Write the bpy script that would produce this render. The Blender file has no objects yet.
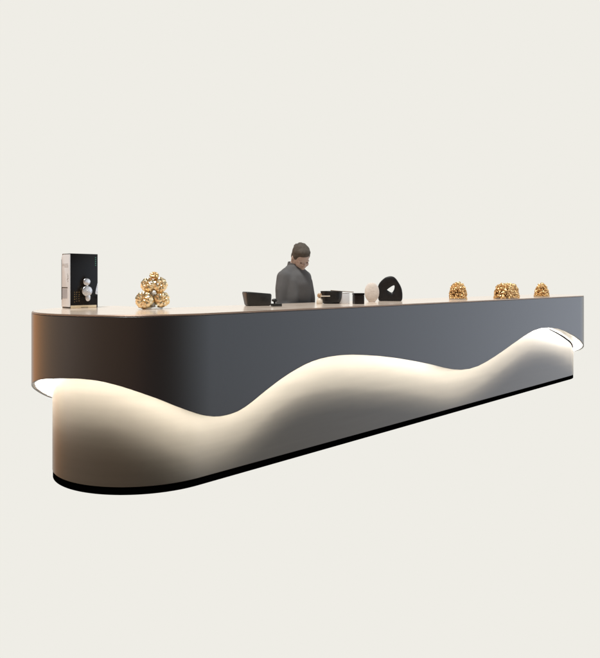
import bpy, bmesh, math, random
import numpy as np
from mathutils import Vector, Matrix

random.seed(7)
S = bpy.context.scene
COL = S.collection
PI = math.pi

# ------------------------------------------------------------------ geometry of the counter
TH = 0.7606
DV = Vector((math.sin(TH), math.cos(TH), 0))        # along the front, towards the far end
NV = Vector((math.cos(TH), -math.sin(TH), 0))       # out of the front
C0 = Vector((-1.0651, 4.4622, 0))                   # centre of the near round end
L = 5.9776                                          # distance between the two end centres
RB = 0.5935                                         # radius of the base
RO = RB + 0.1267                                    # radius of the outer shell
H = 1.08
EYE = 1.2796
A = PI * 0.7
ROTZ = PI / 2 - TH
BK0 = 0.20                                          # length of the straight back of the near end
TB = RO - 0.82                                      # staff side edge of the top


def P(u, r, z=0.0):
    """Point at running length u round the counter, r out from its spine."""
    if u < 0:
        p = C0 - DV * u - NV * r
    elif u < A:
        a = u / .7
        p = C0 + r * (-NV * math.cos(a) - DV * math.sin(a))
    elif u < A + L:
        p = C0 + DV * (u - A) + NV * r
    elif u < 2 * A + L:
        a = (u - A - L) / .7
        p = C0 + DV * L + r * (NV * math.cos(a) + DV * math.sin(a))
    else:
        p = C0 + DV * (L - (u - 2 * A - L)) - NV * r
    return Vector((p.x, p.y, z))


def local(s, t, z=H):
    p = C0 + DV * s + NV * t
    return Vector((p.x, p.y, z))


U0, U1 = -BK0, A + L + .7 * math.acos((RO - 0.82) / RO)
NU = 620
US = [U0 + (U1 - U0) * i / NU for i in range(NU + 1)]
WAVE = [(-.45, .40), (0, .402), (.25, .416), (.392, .446), (.479, .482), (.591, .528), (.708, .571), (.85, .618), (.958, .646),
        (1.012, .663), (1.131, .684), (1.291, .702), (1.410, .708), (1.518, .702), (1.567, .694), (1.661, .670),
        (1.76, .634), (1.862, .592), (1.995, .527), (2.099, .480), (2.155, .460), (2.23, .442), (2.283, .437),
        (2.351, .438), (2.42, .448), (2.49, .470), (2.563, .502), (2.636, .538), (2.713, .572), (2.79, .605),
        (2.871, .636), (2.954, .662), (3.039, .686), (3.125, .703), (3.215, .714), (3.307, .719), (3.401, .720),
        (3.499, .716), (3.599, .709), (3.702, .698), (3.918, .672), (4.148, .636), (4.392, .591), (4.627, .544),
        (4.764, .514), (4.905, .481), (5.052, .452), (5.204, .433), (5.36, .427), (5.523, .437), (5.694, .465),
        (5.871, .502), (6.053, .545), (6.245, .594), (6.444, .643), (6.568, .673), (6.779, .714), (7.005, .732),
        (7.236, .724), (7.478, .698), (7.734, .648), (8.001, .576), (8.166, .518), (8.315, .459), (8.512, .391),
        (8.681, .339), (8.8, .312), (9.1, .29), (11.5, .29)]
_wx = np.array([a for a, b in WAVE]); _wy = np.array([b for a, b in WAVE])
_fine = np.linspace(-.45, 11.4, 2400)
_lin = np.interp(_fine, _wx, _wy)
_k = np.exp(-np.linspace(-2.2, 2.2, 21) ** 2); _k /= _k.sum()
_sm = np.convolve(np.pad(_lin, 10, mode='edge'), _k, mode='valid')


def wave(u):
    return float(np.interp(u, _fine, _sm))


# ------------------------------------------------------------------ material helpers
def new_mat(name):
    m = bpy.data.materials.new(name)
    m.use_nodes = True
    return m, m.node_tree.nodes, m.node_tree.links, m.node_tree.nodes['Principled BSDF']


def mat(name, col, rough=.5, metal=0., spec=.5, var=.0, scale=20., bump=0., bscale=80., coat=0., coatr=.1, tint=None):
    m, N, K, b = new_mat(name)
    b.inputs['Base Color'].default_value = (*col, 1)
    b.inputs['Roughness'].default_value = rough
    b.inputs['Metallic'].default_value = metal
    b.inputs['Specular IOR Level'].default_value = spec
    b.inputs['Coat Weight'].default_value = coat
    b.inputs['Coat Roughness'].default_value = coatr
    tc = N.new('ShaderNodeTexCoord')
    if var:
        n = N.new('ShaderNodeTexNoise'); n.inputs['Scale'].default_value = scale
        n.inputs['Detail'].default_value = 6
        r = N.new('ShaderNodeValToRGB')
        r.color_ramp.elements[0].position = .3; r.color_ramp.elements[1].position = .7
        r.color_ramp.elements[0].color = (*[c * (1 - var) for c in col], 1)
        t = tint or [c * (1 + var) for c in col]
        r.color_ramp.elements[1].color = (*t, 1)
        K.new(tc.outputs['Object'], n.inputs['Vector']); K.new(n.outputs['Fac'], r.inputs['Fac'])
        K.new(r.outputs['Color'], b.inputs['Base Color'])
        q = N.new('ShaderNodeMapRange')
        q.inputs['To Min'].default_value = max(0, rough - .06); q.inputs['To Max'].default_value = min(1, rough + .06)
        K.new(n.outputs['Fac'], q.inputs['Value']); K.new(q.outputs['Result'], b.inputs['Roughness'])
    if bump:
        n2 = N.new('ShaderNodeTexNoise'); n2.inputs['Scale'].default_value = bscale; n2.inputs['Detail'].default_value = 4
        bp = N.new('ShaderNodeBump'); bp.inputs['Strength'].default_value = bump; bp.inputs['Distance'].default_value = .004
        K.new(tc.outputs['Object'], n2.inputs['Vector']); K.new(n2.outputs['Fac'], bp.inputs['Height'])
        K.new(bp.outputs['Normal'], b.inputs['Normal'])
    return m


def emis(name, col, st):
    m, N, K, b = new_mat(name)
    b.inputs['Base Color'].default_value = (0.8, .8, .8, 1)
    b.inputs['Emission Color'].default_value = (*col, 1)
    b.inputs['Emission Strength'].default_value = st
    return m


W = (0.863, 0.847, 0.791)
M = dict(
    floor=mat('hidden pad', (.55, .54, .52), .9, spec=0.0),
    shell=mat('satin graphite panel', (.016, .016, .017), .25, spec=.50),
    lip=mat('panel lip', (.10, .09, .08), .5),
    liner=mat('white liner', (.78, .77, .74), .8, spec=.05),
    baffle=mat('grey channel', (.14, .137, .13), .8, spec=.05),
    base=mat('taupe lacquer', (.066, .058, .046), .30, spec=.48, var=.06, scale=2.5),
    plinth=mat('black plinth', (.001, .001, .001), .9, spec=.0),
    top=mat('champagne stone', (.64, .535, .44), .16, spec=.5, var=.04, scale=4.5, tint=(.67, .57, .485)),
    edge=mat('bronze edge', (.20, .13, .09), .30, metal=.3, spec=.5, var=.15, scale=6),
    inner=mat('staff side laminate', (.12, .11, .10), .5, var=.08),
    darkstrip=mat('dark strip', (.002, .0019, .0018), .8, spec=.0),
    led=emis('warm white led', (1.0, .985, .95), 2000.),
    ledsoft=emis('warm white led glow', (1.0, .985, .95), 40.),
    ledup=emis('warm white led upward', (1.0, .985, .95), 1000.),
    black=mat('black lacquer', (.004, .003, .003), .14, spec=.18),
    blacksoft=mat('black leather', (.012, .012, .011), .38, spec=.5, var=.2, scale=25, bump=.25, bscale=140),
    blackstone=mat('black stone', (.007, .007, .008), .45, spec=.35, var=.3, scale=30, bump=.2, bscale=60),
    darkbrown=mat('dark brown box', (.010, .007, .006), .35, spec=.3, var=.2),
    white=mat('white card', (.76, .79, .82), .5, var=.03),
    grey=mat('grey print', (.42, .42, .44), .6, var=.05),
    ink=mat('dark ink', (.02, .02, .02), .6),
    silver=mat('silver', (.62, .63, .65), .30, metal=.95, bump=.5, bscale=90),
    gold=mat('gold', (.76, .45, .18), .42, metal=1., var=.35, scale=90, tint=(.97, .70, .36), bump=.15, bscale=220),
    goldlight=mat('pale gold', (.90, .64, .30), .26, metal=1., var=.10, scale=70, tint=(.98, .84, .58), bump=.15, bscale=200),
    goldpaint=mat('gold print', (.16, .11, .05), .4, metal=.6),
    goldcore=mat('dark gilt', (.12, .06, .02), .4, metal=.7, var=.3, scale=50),
    strip=mat('pale gold strip', (.75, .63, .42), .35, metal=.3, var=.08),
    green=mat('green print', (.05, .20, .14), .4),
    cream=mat('cream ceramic', (.74, .68, .58), .45, var=.05, scale=20),
    pebble=mat('pebbled plaster', (.70, .64, .58), .7, var=.10, scale=30, bump=.7, bscale=110),
    tan=mat('tan cap', (.42, .27, .15), .4, var=.15),
    wood=mat('brown stick', (.20, .13, .08), .5, var=.2),
    crystal=mat('pale crystal', (.75, .80, .80), .1, spec=.6),
    device=mat('dark plastic', (.015, .016, .016), .4, spec=.4, var=.1),
    cloth=mat('charcoal cloth', (.115, .116, .118), .9, spec=.12, var=.04, scale=12, bump=.06, bscale=300),
    trousers=mat('black cloth', (.02, .02, .022), .9, spec=.12, var=.15, scale=40),
    skin=mat('skin', (.47, .37, .32), .7, spec=.2, var=.03, scale=14),
    hair=mat('dark hair', (.088, .077, .065), .7, spec=.15, var=.15, scale=40),
    shoe=mat('black shoe', (.01, .01, .01), .3),
    eye=mat('eye', (.16, .11, .085), .4),
)


# faint long horizontal grain in the lacquer of the base
_nt = M['base'].node_tree; _n = [q for q in _nt.nodes if q.type == 'TEX_NOISE'][0]; _t = [q for q in _nt.nodes if q.type == 'TEX_COORD'][0]
M['base'].node_tree.nodes['Principled BSDF'].inputs['Specular Tint'].default_value = (1, .93, .83, 1); _n.inputs['Detail'].default_value = 5
_b = _nt.nodes['Principled BSDF']; _nt.links.remove(_b.inputs['Roughness'].links[0])
_mp = _nt.nodes.new('ShaderNodeMapping'); _mp.inputs['Scale'].default_value = (.5, .5, 9)
_nt.links.new(_t.outputs['Object'], _mp.inputs['Vector']); _nt.links.new(_mp.outputs['Vector'], _n.inputs['Vector'])


# ------------------------------------------------------------------ object helpers
def link(name, me, mats, parent=None, smooth=40):
    o = bpy.data.objects.new(name, me)
    for m in (mats if isinstance(mats, (list, tuple)) else [mats]):
        me.materials.append(m)
    COL.objects.link(o)
    if parent: o.parent = parent
    if smooth:
        me.shade_smooth()
        me.set_sharp_from_angle(angle=math.radians(smooth))
    return o


def from_bm(name, bm, mats, parent=None, smooth=40, normals=True):
    if normals: bmesh.ops.recalc_face_normals(bm, faces=bm.faces[:])
    me = bpy.data.meshes.new(name)
    bm.to_mesh(me); bm.free()
    return link(name, me, mats, parent, smooth)


def thing(name, loc, rz, label, cat, group=None):
    o = bpy.data.objects.new(name, None)
    COL.objects.link(o)
    o.location = loc; o.rotation_euler = (0, 0, rz); o.empty_display_size = .1
    o['label'] = label; o['category'] = cat
    if group: o['group'] = group
    return o


def grid_bm(bm, rows, closed_u=False, closed_v=False, mi=0):
    """rows: list of lists of points; makes quads between consecutive rows."""
    V = [[bm.verts.new(p) for p in r] for r in rows]
    n = len(V); m = len(V[0])
    for i in range(n if closed_u else n - 1):
        for j in range(m if closed_v else m - 1):
            f = bm.faces.new((V[i][j], V[(i + 1) % n][j], V[(i + 1) % n][(j + 1) % m], V[i][(j + 1) % m]))
            f.material_index = mi
    return V


def box_bm(bm, x0, x1, y0, y1, z0, z1, bev=0., seg=2):
    b = bmesh.new()
    r = bmesh.ops.create_cube(b, size=1)
    for v in b.verts:
        v.co = Vector((x0 + (v.co.x + .5) * (x1 - x0), y0 + (v.co.y + .5) * (y1 - y0), z0 + (v.co.z + .5) * (z1 - z0)))
    if bev: bmesh.ops.bevel(b, geom=b.edges[:], offset=bev, segments=seg, affect='EDGES', profile=.6)
    join_bm(bm, b)


def join_bm(bm, b, mx=None):
    if mx is not None: b.transform(mx)
    me = bpy.data.meshes.new('tmp'); b.to_mesh(me); b.free()
    bm.from_mesh(me); bpy.data.meshes.remove(me)


def lathe_bm(bm, prof, n=40, cx=0, cy=0):
    rows = [[Vector((cx + r * math.cos(2 * PI * k / n), cy + r * math.sin(2 * PI * k / n), z)) for k in range(n)] for r, z in prof]
    V = grid_bm(bm, rows, closed_v=True)
    bm.faces.new(V[0][::-1]); bm.faces.new(V[-1])


def ellipsoid_bm(bm, c, r, sub=3, mx=None):
    b = bmesh.new()
    bmesh.ops.create_icosphere(b, subdivisions=sub, radius=1)
    t = Matrix.Translation(Vector(c)) @ Matrix.Diagonal((*r, 1))
    join_bm(bm, b, (mx @ t) if mx is not None else t)


def prism_bm(bm, pts, y0, y1, bev=0., seg=3):
    """polygon in x,z extruded along y."""
    b = bmesh.new()
    a = [b.verts.new((x, y0, z)) for x, z in pts]; c = [b.verts.new((x, y1, z)) for x, z in pts]
    b.faces.new(a); b.faces.new(c[::-1])
    for i in range(len(pts)):
        b.faces.new((a[i], c[i], c[(i + 1) % len(pts)], a[(i + 1) % len(pts)]))
    bmesh.ops.recalc_face_normals(b, faces=b.faces[:])
    if bev:
        e = [e for e in b.edges if len(e.link_faces) == 2 and any(len(f.verts) > 4 for f in e.link_faces)]
        bmesh.ops.bevel(b, geom=e, offset=bev, segments=seg, affect='EDGES', profile=.5)
    join_bm(bm, b)


# ------------------------------------------------------------------ hidden pad under the counter, in place of a floor
bm = bmesh.new()
pts = [P(u, RB - .14, 0) for u in [A * k / 30 if k <= 30 else A + L + A * (k - 31) / 30 for k in range(62)]]
lo = [bm.verts.new(p - Vector((0, 0, .012))) for p in pts]; hi = [bm.verts.new(p - Vector((0, 0, .0005))) for p in pts]
bm.faces.new(hi); bm.faces.new(lo[::-1])
for k in range(len(pts)): bm.faces.new((lo[k], lo[(k + 1) % len(pts)], hi[(k + 1) % len(pts)], hi[k]))
o = from_bm('floor', bm, M['floor'], smooth=0); o['kind'] = 'structure'  # thin pad added unseen under the counter; no open floor is built

# ------------------------------------------------------------------ the counter
ctr = thing('reception_counter', (C0.x, C0.y, 0), 0,
            'long dark reception counter with rounded ends and a glowing wave-shaped lower edge', 'reception counter')


def part(name, bm, mats, parent=None, smooth=40, normals=True):
    o = from_bm(name, bm, mats, None, smooth, normals)
    o.data.transform(Matrix.Translation((-C0.x, -C0.y, 0)))
    o.parent = parent or ctr
    return o


def sheet_solid(bm, profile_at, us):
    """closed ring profile swept along us, ends capped."""
    rows = [profile_at(u) for u in us]
    V = grid_bm(bm, rows, closed_v=True)
    bm.faces.new(V[0]); bm.faces.new(V[-1][::-1])
    return V


# outer shell: thin curved panel, straight at the top, wave-cut below
TS = .007


def shell_prof(u):
    z0 = wave(u); z1 = H - .0105; b = .006; c = .002
    pr = [(RO - TS, z0 + c), (RO - TS + c, z0), (RO - c, z0), (RO - c * .3, z0 + c * .3), (RO, z0 + c)]
    pr.append((RO, z0 + c + .003))
    for k in range(1, 8): pr.append((RO, z0 + c + .003 + (z1 - b - .003 - z0 - c - .003) * k / 7))
    pr.append((RO, z1 - b))
    for k in range(1, 6):
        a = k / 5 * PI / 2
        pr.append((RO - b + b * math.cos(a), z1 - b + b * math.sin(a)))
    pr.append((RO - TS, z1))
    return [P(u, r, z) for r, z in pr]


bm = bmesh.new(); sheet_solid(bm, shell_prof, US)
shell = part('wave_shell', bm, M['shell'], smooth=50)


# pale liner on the inside of the shell, and the grey channel added with a lip to cut off the strip's light (sub-parts)
def liner_prof(u):
    z0 = wave(u) + .034; z1 = H - .03; r1 = RO - TS - .0005; r0 = r1 - .002
    return [P(u, r0, z0), P(u, r1, z0), P(u, r1, z1), P(u, r0, z1)]


def baffle_prof(u):
    z0 = wave(u) + .003; z1 = z0 + .030; r1 = RO - TS - .0005; r0 = r1 - .002
    return [P(u, r1 - .0155, z0), P(u, r1, z0), P(u, r1, z1), P(u, r0, z1), P(u, r0, z0 + .003), P(u, r1 - .0155, z0 + .003)]


bm = bmesh.new(); sheet_solid(bm, liner_prof, US)
part('inner_liner', bm, M['liner'], shell, smooth=50)
bm = bmesh.new(); sheet_solid(bm, baffle_prof, US)
for k, f in enumerate(bm.faces): f.material_index = 1 if k % 6 in (0, 5) and len(f.verts) == 4 else 0    # white below and at the lip
part('led_baffle', bm, [M['baffle'], M['liner']], shell, smooth=50)


# led strip along the inner edge, facing the base
def led_prof(u):
    z = wave(u) + .038; r1 = RO - TS - .003; r0 = r1 - .006; h = .004
    t = .006 * math.tan(math.radians(11))
    return [P(u, r0, z), P(u, r1, z + t), P(u, r1, z + h + t), P(u, r0, z + h)]


def led_quads():
    b = bmesh.new()
    V = [[b.verts.new(q) for q in led_prof(u)] for u in US]
    for i in range(len(V) - 1):
        for j in range(4):
            f = b.faces.new((V[i][j], V[i + 1][j], V[i + 1][(j + 1) % 4], V[i][(j + 1) % 4]))
            f.material_index = (0, 1, 3, 2)[j]
    b.faces.new(V[0]).material_index = 1; b.faces.new(V[-1][::-1]).material_index = 1
    return b


part('led_strip', led_quads(), [M['led'], M['liner'], M['ledsoft'], M['ledup']], shell, smooth=50)


# base: curved wall, closed round to the staff side
def base_outline(r, tb):
    pts = [P(u, r) for u in US]
    pts += [local(BK0, tb, 0)]
    return pts


def loop_solid(bm, loop, z0, z1, rows=1, bev=0.):
    n = len(loop)
    rs = [[Vector((p.x, p.y, z0 + (z1 - z0) * k / rows)) for p in loop] for k in range(rows + 1)]
    V = grid_bm(bm, rs, closed_v=True)
    return V


bm = bmesh.new()
V = loop_solid(bm, base_outline(RB, TB + .05), .048, H - .024, 10)
part('base_wall', bm, M['base'], smooth=30)
bm = bmesh.new()
V = loop_solid(bm, base_outline(RB - .003, TB + .055), .0, .047, 1)
part('plinth', bm, M['plinth'], smooth=30)


# top: champagne slab with bronze edge
def poly_slab(loop_r, tb, z0, z1, bev):
    bm = bmesh.new()
    lo = base_outline(loop_r, tb); li = base_outline(loop_r - bev, tb + bev)
    # keep the notch corners square
    n = len(lo)
    V = grid_bm(bm, [[Vector((p.x, p.y, z0)) for p in lo], [Vector((p.x, p.y, z1 - bev)) for p in lo],
                     [Vector((p.x, p.y, z1)) for p in li]], closed_v=True, mi=1)
    return bm, V


bm, V = poly_slab(RO - .001, TB, H - .010, H - .0005, .006)
f = bm.faces.new(V[2]); f.material_index = 1
f = bm.faces.new(V[0][::-1]); f.material_index = 1
bm.normal_update()
bmesh.ops.triangulate(bm, faces=[f for f in bm.faces if len(f.verts) > 4], ngon_method='EAR_CLIP')
slab = part('countertop', bm, [M['top'], M['edge']], smooth=30)
bm = bmesh.new()
lo = base_outline(RO - .010, TB + .010)
V = grid_bm(bm, [[Vector((p.x, p.y, H - .0004)) for p in lo], [Vector((p.x, p.y, H)) for p in lo]], closed_v=True)
bm.faces.new(V[1]); bm.normal_update(); bmesh.ops.triangulate(bm, faces=[f for f in bm.faces if len(f.verts) > 4], ngon_method='EAR_CLIP')
part('stone_inlay', bm, M['top'], slab, smooth=30)

# staff side worktop (hidden behind the front)
bm = bmesh.new()
b = bmesh.new(); box_bm(b, BK0 + .01, L - .3, -(TB + .045), -(TB - .40), .71, .74, .004)
join_bm(bm, b, Matrix.Translation(C0) @ Matrix.Rotation(ROTZ, 4, 'Z'))
part('worktop', bm, M['inner'], smooth=30)

# dark strip standing proud of the base near the far end
STRIP_PTS = [(7.50, .690), (7.60, .664), (7.72, .632), (7.847, .594), (7.96, .560), (8.07, .522), (8.15, .494), (8.207, .468), (8.26, .44), (8.29, .411)]
tx = np.array([a for a, b in STRIP_PTS]); ty = np.array([b for a, b in STRIP_PTS])
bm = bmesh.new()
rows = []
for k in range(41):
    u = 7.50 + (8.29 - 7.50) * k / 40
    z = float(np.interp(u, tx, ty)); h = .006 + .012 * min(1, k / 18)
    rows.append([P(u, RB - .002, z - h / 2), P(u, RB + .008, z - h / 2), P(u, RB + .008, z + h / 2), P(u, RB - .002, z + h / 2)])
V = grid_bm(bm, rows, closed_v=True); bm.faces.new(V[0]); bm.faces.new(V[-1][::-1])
part('dark_strip', bm, M['darkstrip'], smooth=30)

# ------------------------------------------------------------------ black presentation box
bx = thing('presentation_box', local(-.18, -.50), ROTZ,
           'tall glossy black box with white left side and silver figure emblem', 'box')
w, dpt, h = .211, .125, .39
bm = bmesh.new(); box_bm(bm, -w / 2, w / 2, 0, dpt, .0, h, .003)
from_bm('box_body', bm, M['black'], bx)
bm = bmesh.new()
prism = [(0, .01), (dpt - .002, .01), (dpt - .002, h - .028), (dpt - .012, h - .012), (dpt - .03, h - .006), (0, h - .006)]
b = bmesh.new(); prism_bm(b, prism, 0, .006, .0015, 2)
join_bm(bm, b, Matrix.Translation((-w / 2 - .0005, 0, 0)) @ Matrix.Rotation(PI / 2, 4, 'Z'))
side = from_bm('side_panel', bm, M['white'], bx)
# print on the white side (plane x = -w/2-.0067)
X = -w / 2 - .0066


def side_print(name, m, rects):
    bm = bmesh.new()
    for y0, y1, z0, z1 in rects: box_bm(bm, X - .0008, X + .0004, y0, y1, z0, z1)
    from_bm(name, bm, m, side, smooth=0)


side_print('printed_border', M['ink'], [(.1185, .1225, .06, .35), (.03, .118, .143, .150), (.112, .1175, .062, .142)])
side_print('grey_panel', M['grey'], [(.035, .108, .07, .138)])
side_print('small_print', M['ink'], [(.028, .034, .20, .207), (.018, .03, .212, .216), (.022, .026, .222, .236), (.03, .034, .24, .246), (.02, .03, .19, .193)])
side_print('pale_print', M['grey'], [(.02, .11, .315, .3165), (.02, .11, .305, .3065), (.02, .08, .295, .2965)])
bm = bmesh.new(); box_bm(bm, -w / 2 + .001, w / 2 - .012, -.004, .001, .001, .020, .001)
st = from_bm('gold_strip', bm, M['strip'], bx)
bm = bmesh.new()
for k in range(6): box_bm(bm, -.025 + k * .009, -.025 + k * .009 + .0055, -.0048, -.0038, .003, .0075)
from_bm('strip_print', bm, M['ink'], st, smooth=0)
# silver emblem: small ball, faceted oval and a taper below
bm = bmesh.new()
ex = .018
ellipsoid_bm(bm, (ex, -.003, .188), (.029, .007, .026), 3)
ellipsoid_bm(bm, (ex + .003, -.003, .121), (.041, .008, .038), 3)
ellipsoid_bm(bm, (ex + .009, -.002, .075), (.021, .007, .028), 3)
ellipsoid_bm(bm, (ex + .001, -.002, .156), (.012, .003, .014), 2)
for k in range(26):
    a = random.uniform(0, 2 * PI); q = random.uniform(0, .9)
    ellipsoid_bm(bm, (ex + .003 + .038 * q * math.cos(a), -.0098 + .006 * q, .119 + .036 * q * math.sin(a)), (.008, .004, .007), 1)
from_bm('silver_emblem', bm, M['silver'], bx, smooth=70)
bm = bmesh.new()
for cxx in (-.078, -.062, -.044):
    z = .118
    while z > .045:
        hh = random.uniform(.005, .010)
        box_bm(bm, cxx + random.uniform(-.002, 0), cxx + random.uniform(.004, .008), -.0012, .0006, z - hh, z)
        z -= hh + random.uniform(.006, .012)
from_bm('gold_print', bm, M['goldpaint'], bx, smooth=0)
bm = bmesh.new()
for k in range(5): box_bm(bm, w / 2 - .022, w / 2 - .014, -.0012, .0006, .305 + k * .014, .305 + k * .014 + .007)
from_bm('green_print', bm, M['green'], bx, smooth=0)
bm = bmesh.new()
prism_bm(bm, [(w / 2 - .001, .095), (w / 2 - .001, .185), (w / 2 - .008, .16), (w / 2 - .017, .125), (w / 2 - .02, .10)], -.0012, .0006)
from_bm('pale_print', bm, M['silver'], bx, smooth=0)


# ------------------------------------------------------------------ gold rosette sculpture
def rosette_bm(bm, c, R, axis, seed, flat=1.):
    rnd = random.Random(seed)
    n = 5; D = .46; ph = rnd.uniform(0, 6)
    NT, NP = 44, 80
    ax = Vector(axis).normalized(); q = ax.to_track_quat('Z', 'Y').to_matrix().to_4x4()
    b = bmesh.new()
    rows = []
    for i in range(1, NT):
        t = PI * i / NT; row = []
        for k in range(NP):
            p = 2 * PI * k / NP
            x = t / D
            # scalloped, overlapping layers of petals
            l0 = math.floor(x)
            sc = .38 * abs(math.cos(n * p / 2 + l0 * 1.9 + ph))
            y = x + sc
            fr = y - math.floor(y)
            r = R * (.80 + .20 * fr ** 1.6 + .03 * math.sin(9 * p + 5 * t + ph))
            if t > 2.3: r = R * (.86 + .04 * math.sin(7 * p))
            row.append(Vector((r * math.sin(t) * math.cos(p), r * math.sin(t) * math.sin(p), r * math.cos(t) * flat)))
        rows.append(row)
    V = grid_bm(b, rows, closed_v=True)
    b.faces.new(V[0][::-1]); b.faces.new(V[-1])
    join_bm(bm, b, Matrix.Translation(Vector(c)) @ q)


gs = thing('gold_sculpture', local(.067, -.002), PI / 10, 'pale gold sculpture of stacked rosette balls on the near rounded end', 'sculpture')
# local axes: x right in the picture, -y to the camera
ros = [((-.060, -.020, .062), .064, (-.25, -1, .15), 1), ((.058, -.010, .066), .058, (.3, -1, .1), 2), ((-.02, .065, .058), .058, (-.5, .8, .2), 6),
       ((-.034, .0, .166), .052, (-.3, -1, .25), 3), ((.044, .004, .166), .057, (.2, -1, .2), 4), ((.0, .05, .15), .05, (.2, 1, .3), 7)]
for c, R, ax, sd in ros:
    bm = bmesh.new(); rosette_bm(bm, c, R, ax, sd)
    from_bm('rosette', bm, M['goldlight'], gs, smooth=35)
bm = bmesh.new(); rosette_bm(bm, (.008, 0, .232), .034, (0, -.5, 1), 5, .75)
from_bm('top_rosette', bm, M['gold'], gs, smooth=35)
bm = bmesh.new(); lathe_bm(bm, [(.066, 0), (.07, .004), (.07, .010), (.05, .014), (.02, .016), (.015, .2)], 40, -.002, .01)
from_bm('foot', bm, M['crystal'], gs)
bm = bmesh.new(); ellipsoid_bm(bm, (.004, -.034, .116), (.014, .012, .014), 2)
from_bm('bead', bm, M['crystal'], gs)


# ------------------------------------------------------------------ gold beaded ornaments
def ring_points(rx, ry, hh, er, ez, taper, gap):
    """Bead positions in rings over a rounded mound: (r)^er + (z)^ez = 1, narrowing upwards by taper."""
    prof = []
    for k in range(401):
        z = (k / 400) ** .5 if k < 400 else 1.0
        r = max(0, 1 - z ** ez) ** (1 / er)
        prof.append((r * (1 - taper * z), z))
    m = (rx + ry) / 2
    sq = .62 if rx > ry * 1.4 else 1
    f = lambda v: math.copysign(abs(v) ** sq, v)
    pl = [Vector((rx * f(math.cos(2 * PI * k / 360)), ry * f(math.sin(2 * PI * k / 360)))) for k in range(361)]
    al = [0]
    for a, b in zip(pl, pl[1:]): al.append(al[-1] + (b - a).length)
    plan_angle = lambda t: 2 * PI / 360 * float(np.interp(t * al[-1], al, range(361)))
    acc = [0]
    for a, b in zip(prof, prof[1:]): acc.append(acc[-1] + math.hypot((b[0] - a[0]) * m, (b[1] - a[1]) * hh))
    nr = max(3, round(acc[-1] / (gap * .88))); out = []
    for i in range(nr + 1):
        d = gap * .45 + (acc[-1] - gap * .45) * i / nr
        k = min(range(401), key=lambda q: abs(acc[q] - d))
        r, z = prof[k]; k0, k1 = max(0, k - 4), min(400, k + 4)
        dr = (prof[k1][0] - prof[k0][0]) * m; dz = (prof[k1][1] - prof[k0][1]) * hh
        cnt = max(1, round(al[-1] * r / gap)); rj = random.Random(i)
        for j in range(cnt):
            a = plan_angle((j + .5 * (i % 2) + i * .37 + rj.uniform(-.22, .22)) / cnt % 1.0)
            ca, sa = math.cos(a), math.sin(a)
            if sq != 1: ca, sa = math.copysign(abs(ca) ** sq, ca), math.copysign(abs(sa) ** sq, sa)
            nn = Vector((ca * dz, sa * dz, -dr))
            nn = nn.normalized() if nn.length > 1e-9 else Vector((0, 0, 1))
            out.append((Vector((rx * r * ca, ry * r * sa, max(gap * .3, hh * z + rj.uniform(-.3, .3) * gap * (1 - abs(nn.z))))), nn))
    return out


def ornament(name, loc, shape, rx, ry, hh, br, label, seed, plate=None):
    rnd = random.Random(seed)
    t = thing(name, loc, ROTZ, label, 'ornament', 'gold beaded ornaments along the counter')
    pts = ring_points(rx - br * .7, ry - br * .7, hh - br * .7, *shape, br * 1.85)
    # core, a little inside the beads
    bm = bmesh.new()
    b = bmesh.new()
    for p, nn in pts: b.verts.new(p - nn * br * .9)
    for k in range(24): b.verts.new((.8 * rx * math.cos(k * PI / 12), .8 * ry * math.sin(k * PI / 12), .004))
    bmesh.ops.convex_hull(b, input=b.verts[:])
    bmesh.ops.delete(b, geom=[v for v in b.verts if not v.link_faces], context='VERTS')
    join_bm(bm, b)
    from_bm('core', bm, M['goldcore'], t)
    bm = bmesh.new()
    for p, nn in pts:
        q = br * rnd.uniform(.62, 1.28)
        mx = Matrix.Translation(p + nn * br * rnd.uniform(-.55, .05)) @ Matrix.Rotation(rnd.uniform(0, 6), 4, Vector((rnd.random(), rnd.random(), rnd.random() + .01)).normalized())
        b = bmesh.new(); bmesh.ops.create_icosphere(b, subdivisions=2, radius=1.08)
        for v in b.verts: v.co *= 1 + rnd.uniform(-.20, .20)
        join_bm(bm, b, mx @ Matrix.Diagonal((q * rnd.uniform(.8, 1.25), q, q * rnd.uniform(.7, 1.1), 1)))
    from_bm('beads', bm, M['gold'], t, smooth=22)
    if plate:
        bm = bmesh.new(); lathe_bm(bm, [(rx * .8, 0), (rx * 1.0, .003), (rx * 1.02, .010), (rx * .8, .012)], 40)
        for v in bm.verts: v.co.y *= ry / rx
        from_bm('foot', bm, plate, t)
    return t


ornament('gold_dome', local(3.475, .41), (3.2, 2.6, 0.), .090, .090, .178, .0125, 'round gold beaded dome on a pale foot, nearest of the gold ornaments', 11, M['cream'])
ornament('gold_loaf', local(4.294, .545), (5.0, 4.5, .18), .200, .10, .165, .0130, 'wide flat-topped gold beaded block between two small domes', 12, M['edge'])
ornament('gold_mound', local(5.20, .55), (1.7, 1.8, 0.), .100, .09, .172, .0125, 'small pointed gold beaded mound nearest the far end', 13, M['strip'])

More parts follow.
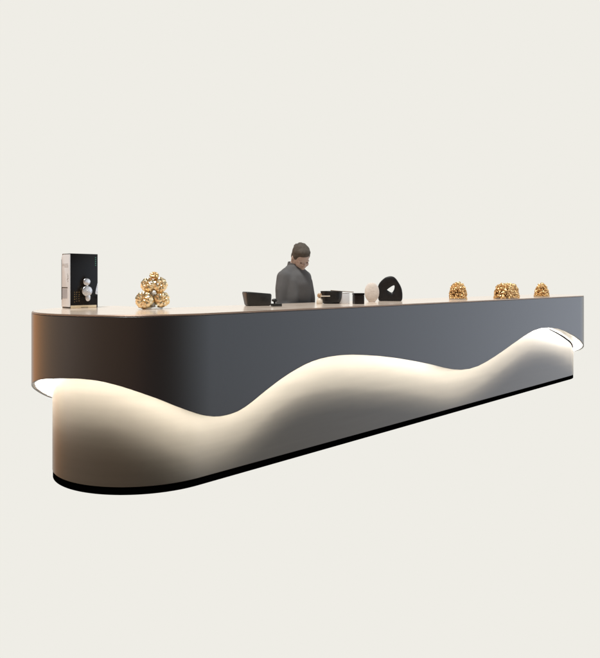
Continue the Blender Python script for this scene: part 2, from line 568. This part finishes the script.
# ------------------------------------------------------------------ black case
cs = thing('leather_case', local(.962, .085), .34, 'low black leather case with slanted left side', 'case')
bm = bmesh.new(); b = bmesh.new()
vs = [(-.085, -.045, 0), (.108, -.045, 0), (.100, .055, 0), (-.085, .055, 0),
      (-.098, -.062, .112), (.112, -.052, .094), (.106, .060, .094), (-.108, .062, .112)]
vv = [b.verts.new(v) for v in vs]
for f in ((0, 3, 2, 1), (4, 5, 6, 7), (0, 1, 5, 4), (1, 2, 6, 5), (2, 3, 7, 6), (3, 0, 4, 7)): b.faces.new([vv[i] for i in f])
bmesh.ops.bevel(b, geom=b.edges[:], offset=.014, segments=4, affect='EDGES', profile=.5)
join_bm(bm, b)
from_bm('case_body', bm, M['blacksoft'], cs, smooth=60)
bm = bmesh.new()
b = bmesh.new(); box_bm(b, -.002, .002, -.001, .003, .012, .098, .0008)
join_bm(bm, b, Matrix.Translation((-.0755, -.0508, .0)) @ Matrix.Rotation(math.radians(-6), 4, 'Y') @ Matrix.Rotation(math.radians(9), 4, 'X'))
from_bm('piping', bm, M['device'], cs)

# ------------------------------------------------------------------ small dark gadget
gd = thing('desk_gadget', local(.985, .285), .3, 'small dark gadget with rounded head beside the person', 'gadget')
bm = bmesh.new(); box_bm(bm, -.040, .036, -.03, .03, 0, .021, .004)
from_bm('gadget_base', bm, M['device'], gd)
bm = bmesh.new(); ellipsoid_bm(bm, (-.012, .012, .046), (.024, .018, .013), 3)
ellipsoid_bm(bm, (-.012, .012, .028), (.009, .009, .014), 2)
from_bm('gadget_head', bm, M['device'], gd)

# ------------------------------------------------------------------ bowl, pump bottle, white box, stick
bw = thing('black_bowl', local(1.727, .20), 0, 'black round-bottomed bowl next to a pump bottle', 'bowl')
bm = bmesh.new()
lathe_bm(bm, [(.062, 0), (.074, .004), (.083, .018), (.090, .045), (.093, .075), (.093, .100), (.095, .103), (.093, .107), (.089, .104), (.086, .07), (.078, .03), (.05, .012)], 56)
from_bm('bowl_body', bm, M['blackstone'], bw)
bm = bmesh.new(); lathe_bm(bm, [(.0855, .082), (.0885, .093), (.088, .097), (.086, .092), (.0842, .082)], 56)
from_bm('rim_ring', bm, M['edge'], bw)

pb = thing('pump_bottle', local(1.585, .19), 0, 'tiny cream pump bottle with tan head and pale spout', 'bottle')
bm = bmesh.new(); lathe_bm(bm, [(.024, 0), (.027, .004), (.026, .03), (.019, .045), (.010, .052), (.009, .058)], 28)
from_bm('bottle_body', bm, M['cream'], pb)
bm = bmesh.new(); lathe_bm(bm, [(.012, .056), (.019, .06), (.020, .078), (.013, .088), (.006, .090)], 28)
from_bm('pump_head', bm, M['tan'], pb)
bm = bmesh.new(); box_bm(bm, .012, .088, -.030, -.020, .062, .070, .003)
box_bm(bm, .006, .016, -.026, .0, .062, .070, .003)
from_bm('spout', bm, M['cream'], pb)

wb = thing('white_box', local(1.80, .27), ROTZ - .5, 'small plain white box between the black bowl and black cube', 'box')
bm = bmesh.new(); box_bm(bm, -.047, .047, -.03, .03, 0, .088, .004)
from_bm('box_body', bm, M['white'], wb)
bm = bmesh.new(); box_bm(bm, -.048, .048, -.031, .031, .0885, .094, .002)
from_bm('lid', bm, M['white'], wb)

stk = bpy.data.objects
b = bmesh.new(); box_bm(b, -.10, .10, -.004, .004, -.003, .003, .0015)
p0 = local(1.80, .24)
stick = from_bm('brown_stick', b, M['wood']); stick.location = (p0.x + .012, p0.y - .02, H + .1045); stick.rotation_euler = (0, math.radians(4), 0)
stick['label'] = 'thin brown stick resting across the black bowl and white box'; stick['category'] = 'stick'

# ------------------------------------------------------------------ black cube
cb = thing('black_cube', local(1.80, .435), .25, 'small black cube box left of a pale oval vase', 'box')
bm = bmesh.new(); box_bm(bm, -.041, .041, -.035, .035, 0, .074, .003)
from_bm('box_body', bm, M['darkbrown'], cb)
bm = bmesh.new(); box_bm(bm, -.0425, .0425, -.0365, .0365, .0745, .092, .003)
from_bm('lid', bm, M['black'], cb)

# ------------------------------------------------------------------ pale oval vase
ov = thing('oval_vase', local(2.278, .214), .12, 'pale pebbled oval vase left of a black stone ring', 'vase')
bm = bmesh.new()
prof = [(.026, 0), (.033, .004)] + [(.068 * math.sin(a) ** .85, .089 - .089 * math.cos(a)) for a in [PI * (.16 + .74 * k / 22) for k in range(23)]] + [(.020, .176), (.014, .172)]
lathe_bm(bm, prof, 48)
for v in bm.verts:
    v.co.y *= .36
    a = math.atan2(v.co.y, v.co.x)
from_bm('vase_body', bm, M['pebble'], ov, smooth=60)

# ------------------------------------------------------------------ black stone ring
rg = thing('stone_ring', local(2.628, .165), -.12, 'black rounded stone sculpture with a triangular hole through it', 'sculpture')
k_ = 1 / 104.0
out = [(-11.2, 0), (-12, -3), (-12, -9), (-12, -15), (-10.6, -18), (-8, -21), (-4.5, -23.8), (0, -25), (3.6, -24.4), (6.2, -22),
       (8.2, -18.8), (10, -16), (11.6, -12), (12.3, -7), (12.2, -2.5), (11.6, 0)]
hole = [(-3.2, -11.2), (-1, -13), (2, -15), (4.1, -15.9), (4.6, -14.5), (4.1, -11.5), (2.6, -8.8), (1.6, -8.2), (-.6, -9.4)]


def dense(poly, n):
    p = [Vector((x * k_, 0, -y * k_)) for x, y in poly]; L_ = []
    acc = [0]
    for i in range(len(p)): acc.append(acc[-1] + (p[(i + 1) % len(p)] - p[i]).length)
    for j in range(n):
        d = acc[-1] * j / n; i = max(q for q in range(len(p)) if acc[q] <= d)
        f = (d - acc[i]) / (acc[i + 1] - acc[i]); L_.append(p[i].lerp(p[(i + 1) % len(p)], f))
    # light smoothing
    for _ in range(3 if n < 200 else 26): L_ = [(L_[i - 1] + 2 * L_[i] + L_[(i + 1) % n]) / 4 for i in range(n)]
    return L_


NO = 96
O_ = dense(out, NO); Hc = sum((Vector((x * k_, 0, -y * k_)) for x, y in hole), Vector()) / len(hole)
Hd = dense(hole, 240)


def ray_hole(dirv):
    best = max(Hd, key=lambda q: (q - Hc).normalized().dot(dirv)); return best


I_ = [ray_hole((p - Hc).normalized()) for p in O_]
bm = bmesh.new(); rings = []
T_ = .055
# profile: front face (hole edge -> outline), rounded rim, back face
for f, y in [(0, -T_ * .72), (.06, -T_ * .9), (.18, -T_), (.5, -T_), (.90, -T_), (.96, -T_ * .93), (.99, -T_ * .75), (1, -T_ * .5), (1, T_ * .5), (.99, T_ * .75), (.96, T_ * .93), (.90, T_), (.5, T_), (.18, T_), (.06, T_ * .9), (0, T_ * .72)]:
    row = []
    for a, b_ in zip(I_, O_):
        q = a.lerp(b_, f); q = Vector((q.x, y, max(q.z, .0 if f > .9 else q.z)))
        row.append(q)
    rings.append(row)
grid_bm(bm, rings, closed_u=True, closed_v=True)
from_bm('stone_body', bm, M['blackstone'], rg, smooth=60)

# ------------------------------------------------------------------ person
PX = Vector((-.036, 5.93, 0))
pr = thing('person', PX, math.radians(52), 'person in charcoal grey top with bowed head standing behind the counter', 'person')


def chain(bm, pts, radii, n=20, mx=None):
    """Tapered limb: rings with (rx, ry) or r perpendicular to the path, rounded ends."""
    b = bmesh.new()
    pts = [Vector(p) for p in pts]; rows = []
    for i, p in enumerate(pts):
        if i == 0: tg = pts[1] - p
        elif i == len(pts) - 1: tg = p - pts[i - 1]
        else: tg = (pts[i + 1] - pts[i - 1])
        tg.normalize()
        xx = Vector((1, 0, 0)); xx = (xx - tg * xx.dot(tg))
        if xx.length < .2: xx = Vector((0, 0, 1)) - tg * tg.z
        xx.normalize(); yy = tg.cross(xx)
        r = radii[i]; rx, ry = r if isinstance(r, tuple) else (r, r)
        ring = lambda c, s: [c + xx * rx * s * math.cos(2 * PI * k / n) + yy * ry * s * math.sin(2 * PI * k / n) for k in range(n)]
        m_ = min(rx, ry)
        if i == 0:
            for q in (.95, .75, .4): rows.append(ring(p - tg * m_ * q * .8, math.sqrt(1 - q * q)))
        rows.append(ring(p, 1))
        if i == len(pts) - 1:
            for q in (.4, .75, .95): rows.append(ring(p + tg * m_ * q * .8, math.sqrt(1 - q * q)))
    V = grid_bm(b, rows, closed_v=True)
    b.faces.new(V[0][::-1]); b.faces.new(V[-1])
    bmesh.ops.recalc_face_normals(b, faces=b.faces[:])
    join_bm(bm, b, mx)


def remeshed(name, bm, voxel, smooth_it, m, parent):
    me = bpy.data.meshes.new(name); bm.to_mesh(me); bm.free()
    o = bpy.data.objects.new(name, me); COL.objects.link(o)
    md = o.modifiers.new('r', 'REMESH'); md.mode = 'VOXEL'; md.voxel_size = voxel; md.use_smooth_shade = True
    if smooth_it:
        sm = o.modifiers.new('s', 'SMOOTH'); sm.iterations = smooth_it; sm.factor = .5
    dg = bpy.context.evaluated_depsgraph_get()
    me2 = bpy.data.meshes.new_from_object(o.evaluated_get(dg))
    bpy.data.objects.remove(o); bpy.data.meshes.remove(me)
    me2.name = name
    me2.materials.clear()
    return link(name, me2, m, parent, smooth=70)


torso_p = [(0, .0, .86), (0, .005, .95), (0, .005, 1.05), (0, .0, 1.15), (0, .0, 1.24), (0, .012, 1.31), (0, .022, 1.36)]
torso_r = [(.158, .112), (.160, .112), (.142, .104), (.146, .110), (.152, .116), (.146, .106), (.095, .080)]
neck_p = [(0, .03, 1.35), (0, .018, 1.40), (0, -.012, 1.455), (0, -.03, 1.49)]
HM = Matrix.Translation((.008, -.045, 1.474)) @ Matrix.Rotation(math.radians(-28), 4, 'Z') @ Matrix.Rotation(math.radians(-4), 4, 'Y') @ Matrix.Rotation(math.radians(40), 4, 'X')
ARM = {s: ([(s * .135, .02, 1.310), (s * .168, .02, 1.20), (s * .185, .01, 1.06), (s * .175, -.10, .95), (s * .155, -.215, .845)],
           [.056, .050, .042, .040, .029]) for s in (-1, 1)}
bm = bmesh.new()
chain(bm, torso_p, torso_r, 28)
chain(bm, neck_p, [.066, .056, .052, .052], 20)
for s in (-1, 1):
    chain(bm, *ARM[s])
    chain(bm, [(s * .095, .0, .90), (s * .10, -.005, .70), (s * .10, -.01, .49), (s * .10, .015, .28), (s * .10, .025, .085)], [.092, .078, .055, .052, .036])
    chain(bm, [(s * .10, .045, .045), (s * .105, -.03, .042), (s * .115, -.13, .030)], [(.034, .036), (.038, .036), (.042, .024)])
    # hand: palm, four fingers, thumb resting on the worktop
    wx, wy, wz = s * .155, -.215, .845
    chain(bm, [(wx, wy, wz), (wx - s * .012, wy - .04, wz - .03), (wx - s * .02, wy - .085, wz - .060)], [.027, (.038, .018), (.040, .015)])
    for k, ln in enumerate((.062, .074, .080, .070)):
        fx = wx - s * .02 + s * (.030 - k * .020)
        chain(bm, [(fx, wy - .08, wz - .058), (fx, wy - .085 - ln * .5, wz - .066), (fx, wy - .085 - ln * .85, wz - .082), (fx, wy - .085 - ln, wz - .094)], [.0095, .009, .0082, .007], 10)
    chain(bm, [(wx - s * .025, wy - .03, wz - .03), (wx - s * .058, wy - .055, wz - .055), (wx - s * .070, wy - .085, wz - .078)], [.013, .0105, .009], 10)
# head with a face
ellipsoid_bm(bm, (0, .012, .045), (.076, .094, .092), 3, HM)
ellipsoid_bm(bm, (0, -.028, -.012), (.062, .062, .085), 3, HM)
ellipsoid_bm(bm, (0, -.055, -.070), (.034, .030, .024), 3, HM)
ellipsoid_bm(bm, (0, -.098, -.004), (.012, .018, .022), 2, HM)
ellipsoid_bm(bm, (0, -.104, -.014), (.014, .014, .010), 2, HM)
ellipsoid_bm(bm, (0, -.084, -.045), (.024, .012, .006), 2, HM)
ellipsoid_bm(bm, (0, -.082, -.055), (.020, .012, .006), 2, HM)
for s in (-1, 1):
    ellipsoid_bm(bm, (s * .030, -.074, .032), (.026, .014, .008), 2, HM)
    ellipsoid_bm(bm, (s * .036, -.062, -.014), (.026, .022, .026), 2, HM)
    ellipsoid_bm(bm, (s * .078, .012, .0), (.009, .018, .030), 2, HM)
body = remeshed('body', bm, .0065, 9, M['skin'], pr)
for s in (-1, 1):
    bm = bmesh.new(); ellipsoid_bm(bm, (s * .030, -.083, .018), (.012, .006, .006), 2, HM)
    from_bm('eye', bm, M['eye'], pr)
# top
bm = bmesh.new()
chain(bm, torso_p[0:7], [(a + .016, b + .016) for a, b in torso_r], 28)
chain(bm, [(0, .026, 1.345), (0, .022, 1.375), (0, .012, 1.405)], [(.125, .085), (.082, .072), (.066, .064)], 24)
for s in (-1, 1):
    p_, r_ = ARM[s]
    chain(bm, p_, [r_[0] + .020, r_[1] + .018, r_[2] + .018, r_[3] + .013, r_[4] + .010])
    chain(bm, [(s * .11, -.01, 1.27), (s * .125, -.03, 1.12), (s * .13, -.03, 1.0)], [(.06, .085), (.062, .085), (.06, .08)])
    chain(bm, [(s * .05, .024, 1.362), (s * .10, .022, 1.338), (s * .137, .02, 1.305)], [.056, .062, .066])
remeshed('jacket', bm, .009, 22, M['cloth'], pr)
bm = bmesh.new()
rows = [[Vector((.062 * sx * math.cos(2 * PI * k / 40), .018 + dy + .062 * sx * math.sin(2 * PI * k / 40), z + .016 * math.sin(2 * PI * k / 40))) for k in range(40)]
        for sx, z, dy in ((1.12, 1.385, .004), (1.08, 1.415, -.002), (1.04, 1.436, -.006), (.98, 1.436, -.006), (.98, 1.40, 0), (1.0, 1.385, .004))]
grid_bm(bm, rows, closed_u=True, closed_v=True)
from_bm('collar', bm, M['cloth'], pr, smooth=60)
bm = bmesh.new()
chain(bm, [(0, 0, .80), (0, 0, .90), (0, .003, .97)], [(.16, .115), (.176, .122), (.176, .120)], 28)
for s in (-1, 1):
    chain(bm, [(s * .093, .0, .88), (s * .10, -.005, .70), (s * .10, -.008, .49), (s * .10, .012, .28), (s * .10, .02, .09)], [.100, .092, .075, .068, .062])
remeshed('trousers', bm, .011, 5, M['trousers'], pr)
for s in (-1, 1):
    bm = bmesh.new()
    chain(bm, [(s * .10, .055, .042), (s * .105, -.03, .044), (s * .115, -.15, .034)], [(.042, .042), (.046, .044), (.050, .032)])
    box_bm(bm, s * .108 - .045, s * .108 + .045, -.18, .085, 0.0, .02, .008)
    remeshed('shoe', bm, .008, 3, M['shoe'], pr)
# hair: close-cropped cap, longer on top
bm = bmesh.new()
ellipsoid_bm(bm, (0, .018, .053), (.080, .094, .092), 4, HM)
ellipsoid_bm(bm, (0, .045, .005), (.073, .062, .080), 4, HM)
ellipsoid_bm(bm, (0, -.030, .098), (.062, .052, .040), 4, HM)
for s in (-1, 1): ellipsoid_bm(bm, (s * .060, .005, .045), (.020, .045, .045), 3, HM)
for k in range(60):
    a = random.uniform(0, 2 * PI); e = random.uniform(.3, 1.5)
    q = Vector((.077 * math.cos(a) * math.cos(e), .018 + .091 * math.sin(a) * math.cos(e), .053 + .089 * math.sin(e)))
    ellipsoid_bm(bm, q, (.010, .020, .007), 1, HM)
remeshed('hair', bm, .006, 7, M['hair'], pr)

# ------------------------------------------------------------------ light
w_ = bpy.data.worlds.new('World'); S.world = w_; w_.use_nodes = True
N = w_.node_tree.nodes; K = w_.node_tree.links
bg = N['Background']
tc = N.new('ShaderNodeTexCoord'); sx = N.new('ShaderNodeSeparateXYZ'); K.new(tc.outputs['Generated'], sx.inputs[0])
at = N.new('ShaderNodeMath'); at.operation = 'ARCTAN2'; K.new(sx.outputs['X'], at.inputs[0]); K.new(sx.outputs['Y'], at.inputs[1])
mr = N.new('ShaderNodeMapRange'); mr.inputs['From Min'].default_value = -PI; mr.inputs['From Max'].default_value = PI
K.new(at.outputs[0], mr.inputs['Value'])
rp = N.new('ShaderNodeValToRGB'); K.new(mr.outputs['Result'], rp.inputs['Fac'])
STOPS = [(-180, (.60, .33, .19)), (-150, (.85, .52, .33)), (-112, (1.35, 1.0, .78)), (-85, (1.35, .92, .62)), (-62, (1.5, .78, .38)), (-48, (1.45, .68, .30)), (-37, W),
         (47, W), (58, (1.35, 1.45, 1.65)), (80, (1.65, 1.8, 2.05)), (100, (1.35, 1.48, 1.65)), (120, (.90, .95, 1.0)), (134, (.42, .39, .37)), (147, (.20, .14, .11)), (160, (.22, .12, .08)), (180, (.60, .33, .19))]
cr = rp.color_ramp
cr.interpolation = 'B_SPLINE' if False else 'LINEAR'
while len(cr.elements) < len(STOPS): cr.elements.new(.5)
for e, (d_, c_) in zip(cr.elements, STOPS):
    e.position = (d_ + 180) / 360
for e, (d_, c_) in zip(cr.elements, STOPS): e.position = (d_ + 180) / 360; e.color = (*c_, 1)
m2 = N.new('ShaderNodeMapRange'); m2.interpolation_type = 'SMOOTHSTEP'
m2.inputs['From Min'].default_value = .50; m2.inputs['From Max'].default_value = .72
K.new(sx.outputs['Z'], m2.inputs['Value'])
up = N.new('ShaderNodeValToRGB'); K.new(mr.outputs['Result'], up.inputs['Fac'])
UPS = [(-180, (.12, .10, .085)), (-55, (.14, .115, .095)), (-38, W), (47, W), (62, (1.0, 1.02, 1.05)), (98, (.95, .93, .89)), (120, (.14, .13, .12))]
while len(up.color_ramp.elements) < len(UPS): up.color_ramp.elements.new(.5)
for e, (d_, c_) in zip(up.color_ramp.elements, UPS): e.position = (d_ + 180) / 360
for e, (d_, c_) in zip(up.color_ramp.elements, UPS): e.position = (d_ + 180) / 360; e.color = (*c_, 1)
m1 = N.new('ShaderNodeMapRange'); m1.interpolation_type = 'SMOOTHSTEP'
m1.inputs['From Min'].default_value = .10; m1.inputs['From Max'].default_value = .36
ng = N.new('ShaderNodeMath'); ng.operation = 'MULTIPLY'; ng.inputs[1].default_value = -.95; K.new(sx.outputs['Z'], ng.inputs[0])
ab = N.new('ShaderNodeMath'); ab.operation = 'MAXIMUM'; K.new(sx.outputs['Z'], ab.inputs[0]); K.new(ng.outputs[0], ab.inputs[1]); K.new(ab.outputs[0], m1.inputs['Value'])
mu = N.new('ShaderNodeMix'); mu.data_type = 'RGBA'
K.new(m1.outputs['Result'], mu.inputs['Factor']); K.new(rp.outputs['Color'], mu.inputs['A']); K.new(up.outputs['Color'], mu.inputs['B'])
mx = N.new('ShaderNodeMix'); mx.data_type = 'RGBA'
K.new(m2.outputs['Result'], mx.inputs['Factor']); K.new(mu.outputs['Result'], mx.inputs['A']); mx.inputs['B'].default_value = (.25, .245, .235, 1)
K.new(mx.outputs['Result'], bg.inputs['Color']); bg.inputs['Strength'].default_value = 1.0

ld = bpy.data.lights.new('far_fill', 'AREA'); ld.shape = 'DISK'; ld.size = 180  # added far-off area light to brighten the objects, stands for no real lamp
ld.energy = 12e6; ld.color = (1.0, .985, .955)
lo_ = bpy.data.objects.new('far_fill', ld); COL.objects.link(lo_)
dirv = Vector((-.13, -.28, 1.0)).normalized()
lo_.location = Vector((0, 5, 0)) + dirv * 1000
lo_.rotation_euler = dirv.to_track_quat('Z', 'Y').to_euler()

# ------------------------------------------------------------------ camera and render
cd = bpy.data.cameras.new('camera'); cam = bpy.data.objects.new('camera', cd); COL.objects.link(cam)
cam.location = (0, 0, EYE); cam.rotation_euler = (PI / 2, 0, 0)
cd.sensor_fit = 'HORIZONTAL'; cd.sensor_width = 36; cd.lens = 39.0
cd.shift_x = 0; cd.shift_y = -(329 - 280.25) / 600
cd.clip_start = .05; cd.clip_end = 2000
S.camera = cam
S.render.engine = 'CYCLES'
S.cycles.use_denoising = True
S.cycles.max_bounces = 8; S.cycles.diffuse_bounces = 5
S.cycles.sample_clamp_indirect = 6
S.view_settings.view_transform = 'Standard'
try: S.view_settings.look = 'None'
except Exception: pass
S.view_settings.exposure = 0; S.view_settings.gamma = 1; S.view_settings.use_curve_mapping = False
